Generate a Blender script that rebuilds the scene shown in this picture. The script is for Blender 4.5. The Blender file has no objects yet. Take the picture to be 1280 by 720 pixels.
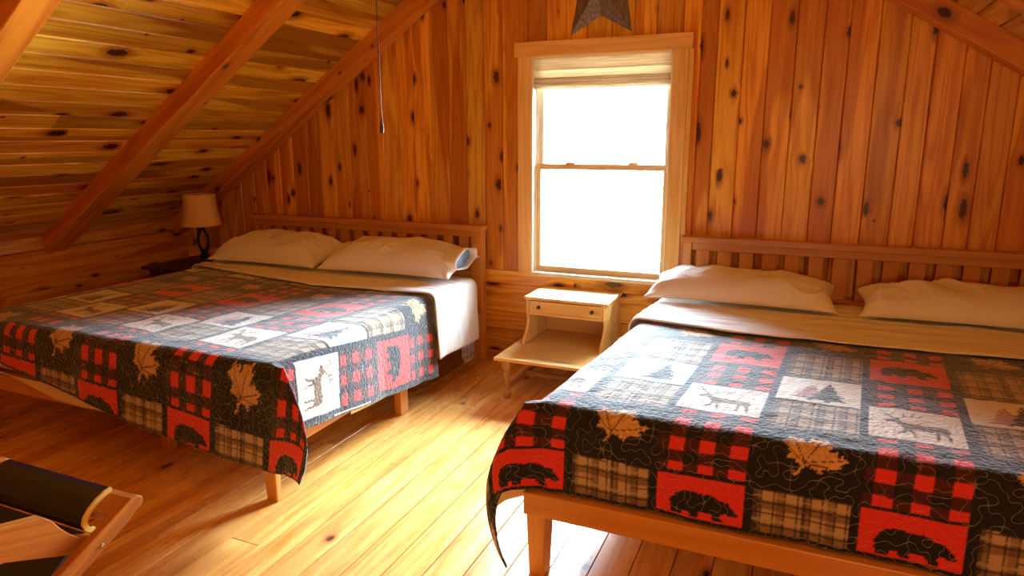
import bpy, bmesh, math, random
import numpy as np
from mathutils import Vector, Matrix, noise as mnoise

random.seed(7)
S = bpy.context.scene
COL = S.collection
PI = math.pi

# ------------------------------------------------------------------ helpers
def lin(r, g, b):
    f = lambda c: (c/255/12.92) if c/255 <= .04045 else ((c/255+.055)/1.055)**2.4
    return (f(r), f(g), f(b), 1.0)

class MB:
    """collects faces with a grain UV (along, across in metres) and a tint per primitive"""
    def __init__(self):
        self.v=[]; self.f=[]; self.uv=[]; self.t=[]; self.m=[]
    def face(self, pts, uvs, tint, mi=0):
        b=len(self.v); self.v.extend([tuple(p) for p in pts])
        self.f.append(tuple(range(b,b+len(pts)))); self.uv.append(uvs); self.t.append(tint); self.m.append(mi)
    def hexa(self, p, axis=None, mi=0, tint=None):
        """p: 8 points, bottom ring 0-3 ccw seen from above, top ring 4-7"""
        p=[Vector(q) for q in p]
        if axis is None:
            e=[(p[1]-p[0]),(p[3]-p[0]),(p[4]-p[0])]; axis=max(e,key=lambda a:a.length)
        ax=Vector(axis).normalized(); tint=tint or rt(); off=(random.uniform(0,40),random.uniform(0,40))
        b=len(self.v); self.v.extend([tuple(q) for q in p])
        for k,q in enumerate([(3,2,1,0),(4,5,6,7),(0,1,5,4),(1,2,6,5),(2,3,7,6),(3,0,4,7)]):
            n=(p[q[1]]-p[q[0]]).cross(p[q[2]]-p[q[0]])
            if n.length<1e-12: n=(p[q[2]]-p[q[0]]).cross(p[q[3]]-p[q[0]])
            n.normalize()
            if abs(n.dot(ax))>.8:
                u=n.orthogonal().normalized(); w=n.cross(u)
                uvs=[(off[0]+p[i].dot(u)*.3,off[1]+p[i].dot(w)*2) for i in q]
            else:
                w=n.cross(ax).normalized()
                uvs=[(off[0]+p[i].dot(ax),off[1]+k*.37+p[i].dot(w)) for i in q]
            self.f.append(tuple(b+i for i in q)); self.uv.append(uvs); self.t.append(tint); self.m.append(mi)
    def box(self, x0,x1,y0,y1,z0,z1, axis=None, mi=0, tint=None):
        self.hexa([(x0,y0,z0),(x1,y0,z0),(x1,y1,z0),(x0,y1,z0),(x0,y0,z1),(x1,y0,z1),(x1,y1,z1),(x0,y1,z1)],axis,mi,tint)
    def prism(self, poly, to3, d, axis=(1,0,0), mi=0, tint=None):
        """poly 2-D outline, to3(a,b,t) -> 3-D, t in 0..d"""
        tint=tint or rt(); off=(random.uniform(0,40),random.uniform(0,40)); n=len(poly); ax=Vector(axis).normalized()
        P0=[Vector(to3(a,b,0)) for a,b in poly]; P1=[Vector(to3(a,b,d)) for a,b in poly]
        c=P1[0]-P0[0]; w=c.cross(ax).normalized() if c.length>0 else Vector((0,0,1))
        uvf=lambda P:(off[0]+P.dot(ax),off[1]+P.dot(w))
        self.face(P0[::-1],[uvf(p) for p in P0[::-1]],tint,mi); self.face(P1,[uvf(p) for p in P1],tint,mi)
        cn=c.normalized()
        for i in range(n):
            j=(i+1)%n
            q=[P0[i],P0[j],P1[j],P1[i]]
            self.face(q,[(off[0]+p.dot(ax),off[1]+.7+p.dot(cn)) for p in q],tint,mi)
    def lathe(self, c, prof, seg=24, mi=0, tint=None, sx=1, sy=1):
        tint=tint or rt(); off=random.uniform(0,40)
        for a in range(seg):
            t0=2*PI*a/seg; t1=2*PI*(a+1)/seg
            for (r0,z0),(r1,z1) in zip(prof[:-1],prof[1:]):
                pt=lambda r,z,t:(c[0]+sx*r*math.cos(t),c[1]+sy*r*math.sin(t),c[2]+z)
                q=[pt(r0,z0,t0),pt(r0,z0,t1),pt(r1,z1,t1),pt(r1,z1,t0)]
                u=[(off+z0,t0*.05),(off+z0,t1*.05),(off+z1,t1*.05),(off+z1,t0*.05)]
                self.face(q,u,tint,mi)
    def tube(self, pts, r, seg=10, mi=0, closed=False):
        pts=[Vector(p) for p in pts]; n=len(pts); rings=[]; tint=rt()
        rr=r if isinstance(r,(list,tuple)) else [r]*n
        for i,p in enumerate(pts):
            a=pts[max(i-1,0)]; b=pts[min(i+1,n-1)]; d=(b-a).normalized()
            u=d.orthogonal().normalized() if i==0 else (u-d*u.dot(d)).normalized()
            w=d.cross(u); rings.append([p+(u*math.cos(2*PI*k/seg)+w*math.sin(2*PI*k/seg))*rr[i] for k in range(seg)])
        for i in range(n-1):
            for k in range(seg):
                l=(k+1)%seg
                self.face([rings[i][k],rings[i][l],rings[i+1][l],rings[i+1][k]],[(i*.02,k*.01),(i*.02,k*.01+.01),(i*.02+.02,k*.01+.01),(i*.02+.02,k*.01)],tint,mi)
        self.face(rings[0][::-1],[(0,0)]*seg,tint,mi); self.face(rings[-1],[(0,0)]*seg,tint,mi)
    def build(self, name, mat, parent=None, bevel=0, smooth=False, weld=True, seg=2):
        me=bpy.data.meshes.new(name); me.from_pydata(self.v,[],self.f)
        uvl=me.uv_layers.new(name='grain'); uvl.data.foreach_set('uv',[c for u in self.uv for p in u for c in p])
        ca=me.color_attributes.new('tint','FLOAT_COLOR','CORNER')
        ca.data.foreach_set('color',[c for t,u in zip(self.t,self.uv) for _ in u for c in (t[0],t[1],t[2],1)])
        me.polygons.foreach_set('material_index',self.m)
        if weld:
            bm=bmesh.new(); bm.from_mesh(me); bmesh.ops.remove_doubles(bm,verts=bm.verts,dist=1e-5)
            bmesh.ops.recalc_face_normals(bm,faces=bm.faces) if weld!='keep' else None
            bm.to_mesh(me); bm.free()
        if smooth: me.polygons.foreach_set('use_smooth',[True]*len(me.polygons))
        for m in (mat if isinstance(mat,(list,tuple)) else [mat]): me.materials.append(m)
        me.update()
        return link(name,me,parent,bevel,seg)

def rt(): return (random.random(),random.random(),random.random())

def link(name, me, parent=None, bevel=0, seg=2):
    o=bpy.data.objects.new(name,me); COL.objects.link(o)
    if parent is not None:
        o.parent=parent
        if parent.parent is None: o.matrix_parent_inverse=Matrix.Translation(-parent.location)
    if bevel:
        b=o.modifiers.new('bevel','BEVEL'); b.width=bevel; b.segments=seg; b.limit_method='ANGLE'; b.angle_limit=math.radians(35)
        b.harden_normals=False
    return o

def thing(name, label, cat, loc, group=None):
    o=bpy.data.objects.new(name,None); COL.objects.link(o); o.location=loc; o.empty_display_size=.1
    return tag(o,label,cat,group)
def tag(o,label,cat,group=None):
    o['label']=label; o['category']=cat
    if group: o['group']=group
    return o
def struct(o):
    o['kind']='structure'; return o

# ------------------------------------------------------------------ node helpers
class N:
    def __init__(self,name):
        self.mat=bpy.data.materials.new(name); self.mat.use_nodes=True
        self.t=self.mat.node_tree; self.t.nodes.clear()
        self.out=self.t.nodes.new('ShaderNodeOutputMaterial')
    def n(self,typ,**k):
        x=self.t.nodes.new(typ)
        for a,b in k.items(): setattr(x,a,b)
        return x
    def set(self,sock,val):
        if hasattr(val,'links') or isinstance(val,bpy.types.NodeSocket): self.t.links.new(val,sock)
        else: sock.default_value=val
    def m(self,op,a,b=None,c=None,clamp=False):
        x=self.n('ShaderNodeMath',operation=op,use_clamp=clamp)
        self.set(x.inputs[0],a)
        if b is not None: self.set(x.inputs[1],b)
        if c is not None: self.set(x.inputs[2],c)
        return x.outputs[0]
    def mix(self,f,a,b,blend='MIX'):
        x=self.n('ShaderNodeMix',data_type='RGBA',blend_type=blend)
        self.set(x.inputs[0],f); self.set(x.inputs[6],a); self.set(x.inputs[7],b); return x.outputs[2]
    def xyz(self,x=0,y=0,z=0):
        c=self.n('ShaderNodeCombineXYZ'); self.set(c.inputs[0],x); self.set(c.inputs[1],y); self.set(c.inputs[2],z); return c.outputs[0]
    def sep(self,v):
        s=self.n('ShaderNodeSeparateXYZ'); self.set(s.inputs[0],v); return s.outputs
    def noise(self,v,scale=1,detail=2,rough=.5,dims='3D',out=0):
        x=self.n('ShaderNodeTexNoise',noise_dimensions=dims); self.set(x.inputs['Vector'],v)
        x.inputs['Scale'].default_value=scale; x.inputs['Detail'].default_value=detail; x.inputs['Roughness'].default_value=rough
        return x.outputs[out]
    def smooth(self,x,a,b,to0=0.,to1=1.):
        r=self.n('ShaderNodeMapRange',interpolation_type='SMOOTHSTEP'); self.set(r.inputs[0],x)
        for i,q in enumerate((a,b,to0,to1)): self.set(r.inputs[i+1],q)
        return r.outputs[0]
    def bsdf(self,color,rough=.5,**k):
        p=self.n('ShaderNodeBsdfPrincipled'); self.set(p.inputs['Base Color'],color); self.set(p.inputs['Roughness'],rough)
        for a,b in k.items(): self.set(p.inputs[a.replace('_',' ')],b)
        self.t.links.new(p.outputs[0],self.out.inputs[0]); return p
    def bump(self,h,strength=.3,dist=.01,p=None):
        b=self.n('ShaderNodeBump'); b.inputs['Strength'].default_value=strength; b.inputs['Distance'].default_value=dist
        self.set(b.inputs['Height'],h)
        if p: self.t.links.new(b.outputs[0],p.inputs['Normal'])
        return b.outputs[0]

def wood(name,light,dark,heart,knot=lin(58,22,8),ks=3.3,kmin=.5,kamp=.045,rough=.35,ring=9,ringv=9.,tint=.42,heart_amt=.6,bump=.15,coat=0.0,wear=0,contrast=.6):
    g=N(name)
    uv=g.n('ShaderNodeUVMap',uv_map='grain').outputs[0]; s=g.sep(uv); u,v=s[0],s[1]
    at=g.n('ShaderNodeAttribute',attribute_name='tint'); tc=g.sep(at.outputs['Vector'])
    # knots
    kv=g.xyz(g.m('MULTIPLY',u,ks),g.m('MULTIPLY',v,ks))
    vo=g.n('ShaderNodeTexVoronoi',voronoi_dimensions='2D'); g.set(vo.inputs['Vector'],kv); vo.inputs['Scale'].default_value=1
    cs=g.n('ShaderNodeSeparateColor'); g.set(cs.inputs[0],vo.outputs['Color'])
    dv=g.n('ShaderNodeVectorMath',operation='SUBTRACT'); g.set(dv.inputs[0],kv); g.set(dv.inputs[1],vo.outputs['Position'])
    ds=g.sep(dv.outputs[0]); dx=g.m('DIVIDE',ds[0],ks); dy=g.m('DIVIDE',ds[1],ks)
    size=g.m('ADD',g.m('MULTIPLY',g.m('MAXIMUM',g.m('SUBTRACT',cs.outputs[0],kmin),0),kamp),.0001)
    elong=g.m('MULTIPLY_ADD',g.m('POWER',cs.outputs[1],2.),2.2,1.3)
    q=g.m('DIVIDE',g.m('SQRT',g.m('ADD',g.m('POWER',g.m('DIVIDE',dx,elong),2),g.m('POWER',dy,2))),size)
    wob=g.noise(g.xyz(g.m('MULTIPLY',u,45),g.m('MULTIPLY',v,60)),1,2,dims='2D')
    q=g.m('ADD',q,g.m('MULTIPLY_ADD',wob,.9,-.45))
    kmask=g.smooth(q,.75,1.15,1.,0.)
    halo=g.smooth(q,.9,2.6,1.,0.)
    tailm=g.m('MULTIPLY',g.smooth(g.m('DIVIDE',g.m('ABSOLUTE',dy),size),.2,1.3,1.,0.),g.smooth(g.m('DIVIDE',g.m('ABSOLUTE',dx),size),1.,6.5,1.,0.))
    sizeok=g.smooth(size,.002,.005)
    halo=g.m('MULTIPLY',g.m('MAXIMUM',halo,g.m('MULTIPLY',tailm,.6)),sizeok)
    kmask=g.m('MULTIPLY',kmask,sizeok)
    ex=g.m('EXPONENT',g.m('MULTIPLY',g.m('POWER',g.m('MINIMUM',q,30),2),-.12))
    v2=g.m('SUBTRACT',v,g.m('MULTIPLY',g.m('MULTIPLY',dy,ex),.75))
    seed=g.m('MULTIPLY',tc[0],60)
    n1=g.noise(g.xyz(g.m('MULTIPLY',u,.55),g.m('MULTIPLY',v2,ringv),seed),1,1.5,.45)
    rg=g.m('MULTIPLY_ADD',g.m('SINE',g.m('MULTIPLY',n1,2*PI*ring)),.5,.5)
    rg=g.m('POWER',rg,1.6)
    n2=g.noise(g.xyz(g.m('MULTIPLY',u,5),g.m('MULTIPLY',v2,210),seed),1,2)
    n4=g.noise(g.xyz(g.m('MULTIPLY',u,1.3),g.m('MULTIPLY',v2,16),g.m('ADD',seed,9)),1,3)
    f=g.m('ADD',g.m('ADD',g.m('MULTIPLY',rg,.34),g.m('MULTIPLY',g.smooth(n2,.3,.7),.30)),g.m('MULTIPLY',g.smooth(n4,.3,.7),.36))
    f=g.smooth(f,.5-contrast*.6,.5+contrast*.75)
    c=g.mix(f,light,dark)
    n3=g.noise(g.xyz(g.m('MULTIPLY',u,.45),g.m('MULTIPLY',v2,5),g.m('ADD',seed,31)),1,1)
    c=g.mix(g.m('MULTIPLY',g.smooth(n3,.52,.56),heart_amt),c,heart)
    val=g.m('MULTIPLY_ADD',tc[1],tint,1-tint*.55)
    c=g.mix(1.,c,g.xyz(val,g.m('MULTIPLY',val,g.m('MULTIPLY_ADD',tc[2],tint*.45,1-tint*.24)),g.m('MULTIPLY',val,g.m('MULTIPLY_ADD',tc[2],tint*.6,1-tint*.3))),'MULTIPLY')
    c=g.mix(g.m('MULTIPLY',halo,.75),c,lin(150,70,20))
    c=g.mix(g.m('MULTIPLY',kmask,.93),c,knot)
    r=rough
    if wear:
        w=g.noise(g.xyz(g.m('MULTIPLY',u,3),g.m('MULTIPLY',v,9),seed),1,4,.65)
        c=g.mix(g.m('MULTIPLY',g.smooth(w,.55,.75),wear),c,heart)
        r=g.smooth(w,.3,.75,rough*.8,rough*1.5)
    p=g.bsdf(c,r,Coat_Weight=coat,Coat_Roughness=.12)
    h=g.m('SUBTRACT',g.m('MULTIPLY',f,-.4),g.m('MULTIPLY',kmask,.6))
    if bump: g.bump(h,bump,.004,p)
    return g.mat

def plain(name,color,rough=.5,metal=0,**k):
    g=N(name); g.bsdf(color,rough,Metallic=metal,**k); return g.mat

def cloth(name,color,fold=.3,scale=(1,1,1),fscale=3.,weave=True,stripe=None):
    g=N(name); tc=g.n('ShaderNodeTexCoord').outputs['Object']
    mp=g.n('ShaderNodeMapping'); mp.inputs['Scale'].default_value=scale; g.set(mp.inputs['Vector'],tc)
    n=g.noise(mp.outputs[0],fscale,4,.55)
    w=g.noise(tc,400,1)
    p=g.bsdf(color,.85,Sheen_Weight=.15,Specular_IOR_Level=.25)
    g.bump(g.m('ADD',n,g.m('MULTIPLY',w,.01)),fold,.05,p)
    return g.mat

M={}
PINE_L=lin(244,182,70); PINE_D=lin(206,126,30); PINE_H=lin(178,90,16)
M['wall']=wood('knotty_pine_wall',PINE_L,PINE_D,PINE_H,rough=.34,ks=4.4,kmin=.30,kamp=.029,bump=.12)
M['ceil']=wood('knotty_pine_ceiling',lin(242,194,62),lin(208,144,30),lin(146,74,16),rough=.26,ks=3.6,kmin=.45,kamp=.055,tint=.6,bump=.1)
M['beam']=wood('pine_beam',lin(226,146,46),lin(192,102,26),lin(170,80,20),rough=.38,ks=3.2,kmin=.42,kamp=.04,tint=.12,ringv=5,ring=7,heart_amt=.3,bump=.08)
M['floor']=wood('pine_floor',lin(238,184,104),lin(216,144,62),lin(158,82,26),knot=lin(60,26,8),rough=.27,ks=2.6,kmin=.55,kamp=.04,tint=.16,heart_amt=.35,bump=.06,coat=.15,wear=.35)
M['trim']=wood('window_trim_pine',lin(244,204,130),lin(228,176,90),lin(214,152,70),rough=.4,ks=4.2,kmin=.5,kamp=.022,tint=.12,heart_amt=.2,bump=.05)
M['bed']=wood('bed_birch',lin(212,150,74),lin(194,124,54),lin(184,112,46),rough=.33,kmin=.99,tint=.1,ringv=6,ring=5,heart_amt=.15,bump=.03,contrast=.9)
M['stand']=wood('maple_nightstand',lin(228,182,104),lin(208,154,74),lin(196,142,64),rough=.36,kmin=.99,tint=.08,ringv=6,ring=5,heart_amt=.15,bump=.03,contrast=.9)
M['stand_leg']=wood('brown_maple_leg',lin(188,136,78),lin(160,110,56),lin(152,102,50),rough=.36,kmin=.99,tint=.08,ringv=6,ring=5,heart_amt=.15,bump=.03,contrast=.9)
M['chairwood']=wood('chair_oak',lin(198,130,52),lin(168,98,32),lin(156,88,28),rough=.4,kmin=.97,tint=.1,bump=.04)
M['darkwood']=wood('dark_table_wood',lin(70,42,26),lin(46,26,16),lin(44,24,14),rough=.4,kmin=.99)
M['gap']=plain('dark_backing_wood',lin(46,22,8),.9)  # dark brown wood backing behind the planks
M['sheet']=cloth('white_cotton_sheet',lin(240,237,232),.22,(1.2,7,1.2),2.2)
M['pillow']=cloth('white_pillowcase',lin(238,234,228),.22,(1.6,1.2,1.6),4.)
M['mattress']=cloth('white_mattress_ticking',lin(240,238,234),.25,(1,1,4),3)
M['pillowin']=plain('blue_grey_pillow_ticking',lin(120,150,180),.8)
M['black_iron']=plain('black_wrought_iron',lin(26,20,18),.45,.3)
M['brass']=plain('antique_brass',lin(84,58,34),.5,.5)
M['vinyl']=plain('white_vinyl_sash',lin(240,236,222),.45)
M['jamb']=plain('pale_daylit_jamb',lin(250,238,206),.5)  # window light and glare put into this paler jamb and sill colour
M['tansash']=plain('tan_wood_sash',lin(236,208,156),.5)
M['steel']=plain('steel_screw',lin(200,196,188),.3,1.)
M['leather']=plain('dark_navy_leather',lin(14,20,40),.34)
M['foam']=plain('pale_yellow_felt_edge',lin(226,190,96),.8)
M['lining']=cloth('cream_quilt_lining',lin(226,196,150),.2,(1,1,1),12)

# thin window glass
g=N('window_glass'); fr=g.n('ShaderNodeFresnel'); fr.inputs[0].default_value=1.45
tr=g.n('ShaderNodeBsdfTransparent'); gl=g.n('ShaderNodeBsdfGlossy'); gl.inputs['Roughness'].default_value=.02
mx=g.n('ShaderNodeMixShader'); g.set(mx.inputs[0],fr.outputs[0]); g.set(mx.inputs[1],tr.outputs[0]); g.set(mx.inputs[2],gl.outputs[0])
g.set(g.out.inputs[0],mx.outputs[0]); M['glass']=g.mat

# quilt: cloth colours come from the patchwork stored on the mesh
g=N('patchwork_quilt_cloth')
at=g.n('ShaderNodeAttribute',attribute_name='patch').outputs['Color']
uv=g.n('ShaderNodeUVMap',uv_map='fabric').outputs[0]
nn=g.noise(uv,27,0,.4,'2D'); line=g.smooth(g.m('ABSOLUTE',g.m('SUBTRACT',nn,.5)),.006,.016,1.,0.)
lum=g.n('ShaderNodeRGBToBW'); g.set(lum.inputs[0],at)
thread=g.m('MULTIPLY',line,g.smooth(lum.outputs[0],.02,.12,.30,.06))
fz=g.noise(uv,260,2,.6,'2D')
c=g.mix(g.m('MULTIPLY',g.smooth(fz,.35,.75),.22),at,g.mix(.5,at,(.09,.11,.17,1)))
c=g.mix(thread,c,lin(190,170,140))
p=g.bsdf(c,.82,Sheen_Weight=.6,Sheen_Roughness=.4,Specular_IOR_Level=.35)
vo=g.n('ShaderNodeTexVoronoi',voronoi_dimensions='2D',feature='SMOOTH_F1'); g.set(vo.inputs['Vector'],uv); vo.inputs['Scale'].default_value=62
pk=g.noise(uv,85,2,.5,'2D')
h=g.m('SUBTRACT',g.m('ADD',g.m('MULTIPLY',vo.outputs['Distance'],-.6),g.m('MULTIPLY',pk,.8)),g.m('MULTIPLY',line,.7))
g.bump(h,.75,.006,p); M['quilt']=g.mat

# woven shade, lamp shade
g=N('woven_wood_shade'); tc=g.n('ShaderNodeTexCoord').outputs['Object']; s=g.sep(tc)
sl=g.noise(g.xyz(g.m('MULTIPLY',s[0],3),0,g.m('MULTIPLY',s[2],170)),1,3)
c=g.mix(g.smooth(sl,.3,.7),lin(228,216,192),lin(188,168,138))
p=g.bsdf(c,.7); g.bump(sl,.4,.004,p)
tl=g.n('ShaderNodeBsdfTranslucent'); g.set(tl.inputs[0],c); mx=g.n('ShaderNodeMixShader'); mx.inputs[0].default_value=.42
g.set(mx.inputs[1],p.outputs[0]); g.set(mx.inputs[2],tl.outputs[0]); g.set(g.out.inputs[0],mx.outputs[0]); M['woven']=g.mat
g=N('parchment_lamp_shade'); tc=g.n('ShaderNodeTexCoord').outputs['Object']
n_=g.noise(tc,6,3); c=g.mix(n_,lin(238,200,128),lin(216,170,98)); g.bsdf(c,.75); M['shade']=g.mat
# star metal
g=N('brushed_dark_metal'); tc=g.n('ShaderNodeTexCoord').outputs['Object']; s=g.sep(tc)
n_=g.noise(g.xyz(g.m('MULTIPLY',s[0],160),g.m('MULTIPLY',s[1],160),g.m('MULTIPLY',s[2],12)),1,3)
c=g.mix(g.smooth(n_,.3,.75),lin(96,84,74),lin(150,138,126)); g.bsdf(c,.45,Metallic=.3); M['star']=g.mat

# ------------------------------------------------------------------ room shell
YB=4.2; XL=-4.8; XR=2.4; YF=-5.6; RX,RZ=-1.2,3.25; SL=.664; SR=.635
roof=lambda x: RZ-SL*(RX-x) if x<RX else RZ-SR*(x-RX)

def plank(mb,a0,a1,b0,b1,nrm,gw=.006,gd=.007,slot=.010):
    """board between edge a (a0->a1) and edge b (b0->b1); bevelled long edges meet in a V groove"""
    a0,a1,b0,b1=map(Vector,(a0,a1,b0,b1)); nrm=Vector(nrm)
    W=(b0-a0).length; L=(a1-a0).length; tint=rt(); off=(random.uniform(0,60),random.uniform(0,60))
    ts=[0,.0011/W,gw/W,1-gw/W,1-.0011/W,1]; dn=[-gd-slot,-gd*.8,0,0,-gd*.8,-gd-slot]
    P=[]; 
    ax=(a1-a0).normalized()
    for t,d in zip(ts,dn): P.append((a0.lerp(b0,t)+nrm*d,a1.lerp(b1,t)+nrm*d,t*W))
    for i in range(5):
        q=[P[i][0],P[i+1][0],P[i+1][1],P[i][1]]
        uv=[(off[0]+(p-a0).dot(ax),off[1]+w) for p,w in zip(q,(P[i][2],P[i+1][2],P[i+1][2],P[i][2]))]
        if (q[1]-q[0]).cross(q[2]-q[0]).dot(nrm)<0: q=q[::-1]; uv=uv[::-1]
        mb.face(q,uv,tint)

def widths(x0,x1,w,jit=.12):
    n=max(1,round((x1-x0)/w)); ws=[1+random.uniform(-jit,jit) for _ in range(n)]; s=sum(ws)
    out=[x0]
    for k in ws: out.append(out[-1]+k/s*(x1-x0))
    out[-1]=x1
    return out

# back wall
mb=MB()
WX0,WX1,WZ0,WZ1=-1.672,-.785,.622,1.998
left=widths(XL-.05,-2.942,.134)[:-1]+[-2.942,-2.80,-2.677,-2.549,-2.415,-2.277,-2.145,-2.01,-1.879,-1.70]
mid=widths(-1.70,-.74,.134)
right=[-.74,-.686+.05,-.546,-.405,-.269,-.131,.006,.128,.27,.411,.53,.664,.777]+widths(.777,XR+.05,.136)[1:]
CAPZ=.622
for xs,zb in ((left,CAPZ),(mid,WZ1+.02),(right,CAPZ)):
    for xa,xb in zip(xs[:-1],xs[1:]):
        plank(mb,(xa,YB,zb),(xa,YB,roof(xa)+.06),(xb,YB,zb),(xb,YB,roof(xb)+.06),(0,-1,0))
# lower horizontal boards, with butt joints
for z0,z1,prow,cuts in ((.528,.622,.012,(-1.37,.2)),(.33,.528,0,(-2.6,.5)),(.205,.33,0,(-3.1,-.2)),(.042,.205,0,(-2.4,.9)),(-.02,.042,0,())):
    xs=[XL-.05]+list(cuts)+[XR+.05]
    for xa,xb in zip(xs[:-1],xs[1:]):
        plank(mb,(xa,YB-prow,z0),(xb,YB-prow,z0),(xa,YB-prow,z1),(xb,YB-prow,z1),(0,-1,0),.004,.005+prow)
# cap board top ledge
mb.box(XL-.05,XR+.05,YB-.0119,YB,.60,.6215)
# reveal around the opening behind the planks is closed by the window frame
wall=struct(mb.build('wall_back',M['wall'],weld=False))
# outer skin of the back wall (keeps daylight out around the window hole)
mb=MB()
for (x0,x1,z0,z1) in ((XL-.2,WX0,-.1,3.6),(WX1,XR+.2,-.1,3.6),(WX0,WX1,-.1,WZ0),(WX0,WX1,WZ1,3.6)):
    mb.box(x0,x1,YB+.012,YB+.13,z0,z1)
struct(mb.build('wall_outer',M['gap']))

# knee walls
mb=MB()
for z0,z1 in ((-.02,.13),(.13,.30),(.30,.489),(.489,.762)):
    plank(mb,(XL,YF,z0),(XL,YB+.05,z0),(XL,YF,z1),(XL,YB+.05,z1),(1,0,0),.006,.008)
plank(mb,(XL,YF,.766),(XL,YB+.05,.766),(XL-.02,YF,.90),(XL-.02,YB+.05,.90),(1,0,0),.005,.008)
mb.box(XL-.2,XL-.03,YF-.1,YB+.1,-.1,1.2)
struct(mb.build('wall_left',M['wall'],weld=False))
mb=MB()
for z0,z1 in ((-.02,.2),(.2,.4),(.4,.6),(.6,.8),(.8,1.02)):
    plank(mb,(XR,YF,z0),(XR,YB+.05,z0),(XR,YF,z1),(XR,YB+.05,z1),(-1,0,0),.006,.008)
mb.box(XR+.03,XR+.2,YF-.1,YB+.1,-.1,1.3)
struct(mb.build('wall_right',M['wall'],weld=False))
mb=MB()
for xa,xb in zip(*(lambda w:(w[:-1],w[1:]))(widths(XL-.05,XR+.05,.136))):
    plank(mb,(xa,YF,-.02),(xa,YF,roof(xa)+.06),(xb,YF,-.02),(xb,YF,roof(xb)+.06),(0,1,0))
mb.box(XL-.2,XR+.2,YF-.15,YF-.02,-.1,3.7)
struct(mb.build('wall_front',M['wall'],weld=False))

# ceilings: boards run front to back, down both slopes
for nm,sx,s,xe in (('ceiling_left',-1,SL,XL-.12),('ceiling_right',1,SR,XR+.12)):
    mb=MB(); c=1/math.sqrt(1+s*s); nrm=Vector((-sx*s*c,0,-c)) if True else None
    D=abs(xe-RX); n=int(D/.098)
    for i in range(n+1):
        xa=RX+sx*min(i*.098,D+.02); xb=RX+sx*min((i+1)*.098,D+.02)
        if abs(xb-xa)<.005: continue
        za=RZ-s*abs(xa-RX); zb=RZ-s*abs(xb-RX)
        cut=random.choice([None,None,random.uniform(-1.5,3.6)])
        ys=[YF-.05]+([cut] if cut else [])+[YB+.1]
        for y0,y1 in zip(ys[:-1],ys[1:]):
            plank(mb,(xa,y0,za),(xa,y1,za),(xb,y0,zb),(xb,y1,zb),nrm,.006,.007)
    x0,x1=sorted((RX,RX+sx*(D+.15)))
    z=lambda x:RZ-s*abs(x-RX)+.02
    mb.hexa([(x0,YF-.15,z(x0)),(x1,YF-.15,z(x1)),(x1,YB+.15,z(x1)),(x0,YB+.15,z(x0)),(x0,YF-.15,z(x0)+.1),(x1,YF-.15,z(x1)+.1),(x1,YB+.15,z(x1)+.1),(x0,YB+.15,z(x0)+.1)])
    struct(mb.build(nm,M['ceil'],weld=False))

# rafters
def rafter(sx,s,y0,y1,xe,dv=.13,x_start=None):
    mb=MB(); z=lambda x:RZ-s*abs(x-RX)+.004
    x0=RX if x_start is None else x_start; x1=xe
    a,b=(x1,x0) if sx<0 else (x0,x1)
    mb.hexa([(a,y0,z(a)-dv),(b,y0,z(b)-dv),(b,y1,z(b)-dv),(a,y1,z(a)-dv),(a,y0,z(a)),(b,y0,z(b)),(b,y1,z(b)),(a,y1,z(a))],axis=(b-a,0,z(b)-z(a)))
    return struct(mb.build('ceiling_beam',M['beam'],bevel=.006))
for y0,y1 in ((4.06,4.193),(3.0,3.155),(1.835,1.98),(.67,.815),(-.5,-.35),(-1.65,-1.5),(-2.85,-2.7),(-4.0,-3.85),(-5.2,-5.05)):
    rafter(-1,SL,y0,y1,XL+.003)
for y0,y1 in ((4.06,4.193),(3.06,3.21),(1.9,2.05),(.7,.85),(-.5,-.35),(-1.65,-1.5),(-2.85,-2.7),(-4.0,-3.85),(-5.2,-5.05)):
    rafter(1,SR,y0,y1,XR-.003)

# floor
mb=MB(); xs=[XL-.06]
x=-.875-.133*30
while x<XR+.1: xs.append(x); x+=.133
xs=[x for x in xs if x>=XL-.06]+[XR+.06]
xs=sorted(set(xs))
for xa,xb in zip(xs[:-1],xs[1:]):
    if xb-xa<.01: continue
    cuts=sorted(random.uniform(-4.8,3.8) for _ in range(random.choice([2,2,3])))
    ys=[YF-.05]+cuts+[YB+.06]
    for y0,y1 in zip(ys[:-1],ys[1:]):
        if y1-y0<.02: continue
        e=.0016
        plank(mb,(xa+e*.4,y0+e,0),(xa+e*.4,y1-e,0),(xb-e*.4,y0+e,0),(xb-e*.4,y1-e,0),(0,0,1),.0022,.002,.014)
mb.box(XL-.2,XR+.2,YF-.15,YB+.15,-.12,-.019)
struct(mb.build('floor',[M['floor']],weld=False))

# ------------------------------------------------------------------ window
win=bpy.data.objects.new('window_1',None); COL.objects.link(win); win.location=(-1.23,YB,WZ0); win['kind']='structure'
yc=YB-.022
mb=MB(); mb.box(-1.762,WX0+.004,yc,YB+.002,.612,WZ1); mb.build('side_casing',M['trim'],win,bevel=.002)
mb=MB(); mb.box(WX1-.002,-.700,yc,YB+.002,.612,WZ1); mb.build('side_casing',M['trim'],win,bevel=.002)
mb=MB(); mb.box(-1.783,-.678,yc-.006,YB+.002,WZ1,2.086); mb.build('head_casing',M['trim'],win,bevel=.002)
mb=MB(); mb.box(-.700,-.672,yc+.008,YB+.002,.93,WZ1,axis=(0,0,1)); mb.build('filler_strip',M['trim'],win,bevel=.001)
JD=.125
mb=MB()
mb.box(WX0-.004,WX0+.012,yc+.003,YB+JD,.615,WZ1); mb.box(WX1-.012,WX1+.004,yc+.003,YB+JD,.615,WZ1)
mb.box(WX0,WX1,yc+.003,YB+JD,WZ1-.014,WZ1+.002); 
mb.build('jamb',M['jamb'],win,bevel=.001)
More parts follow.
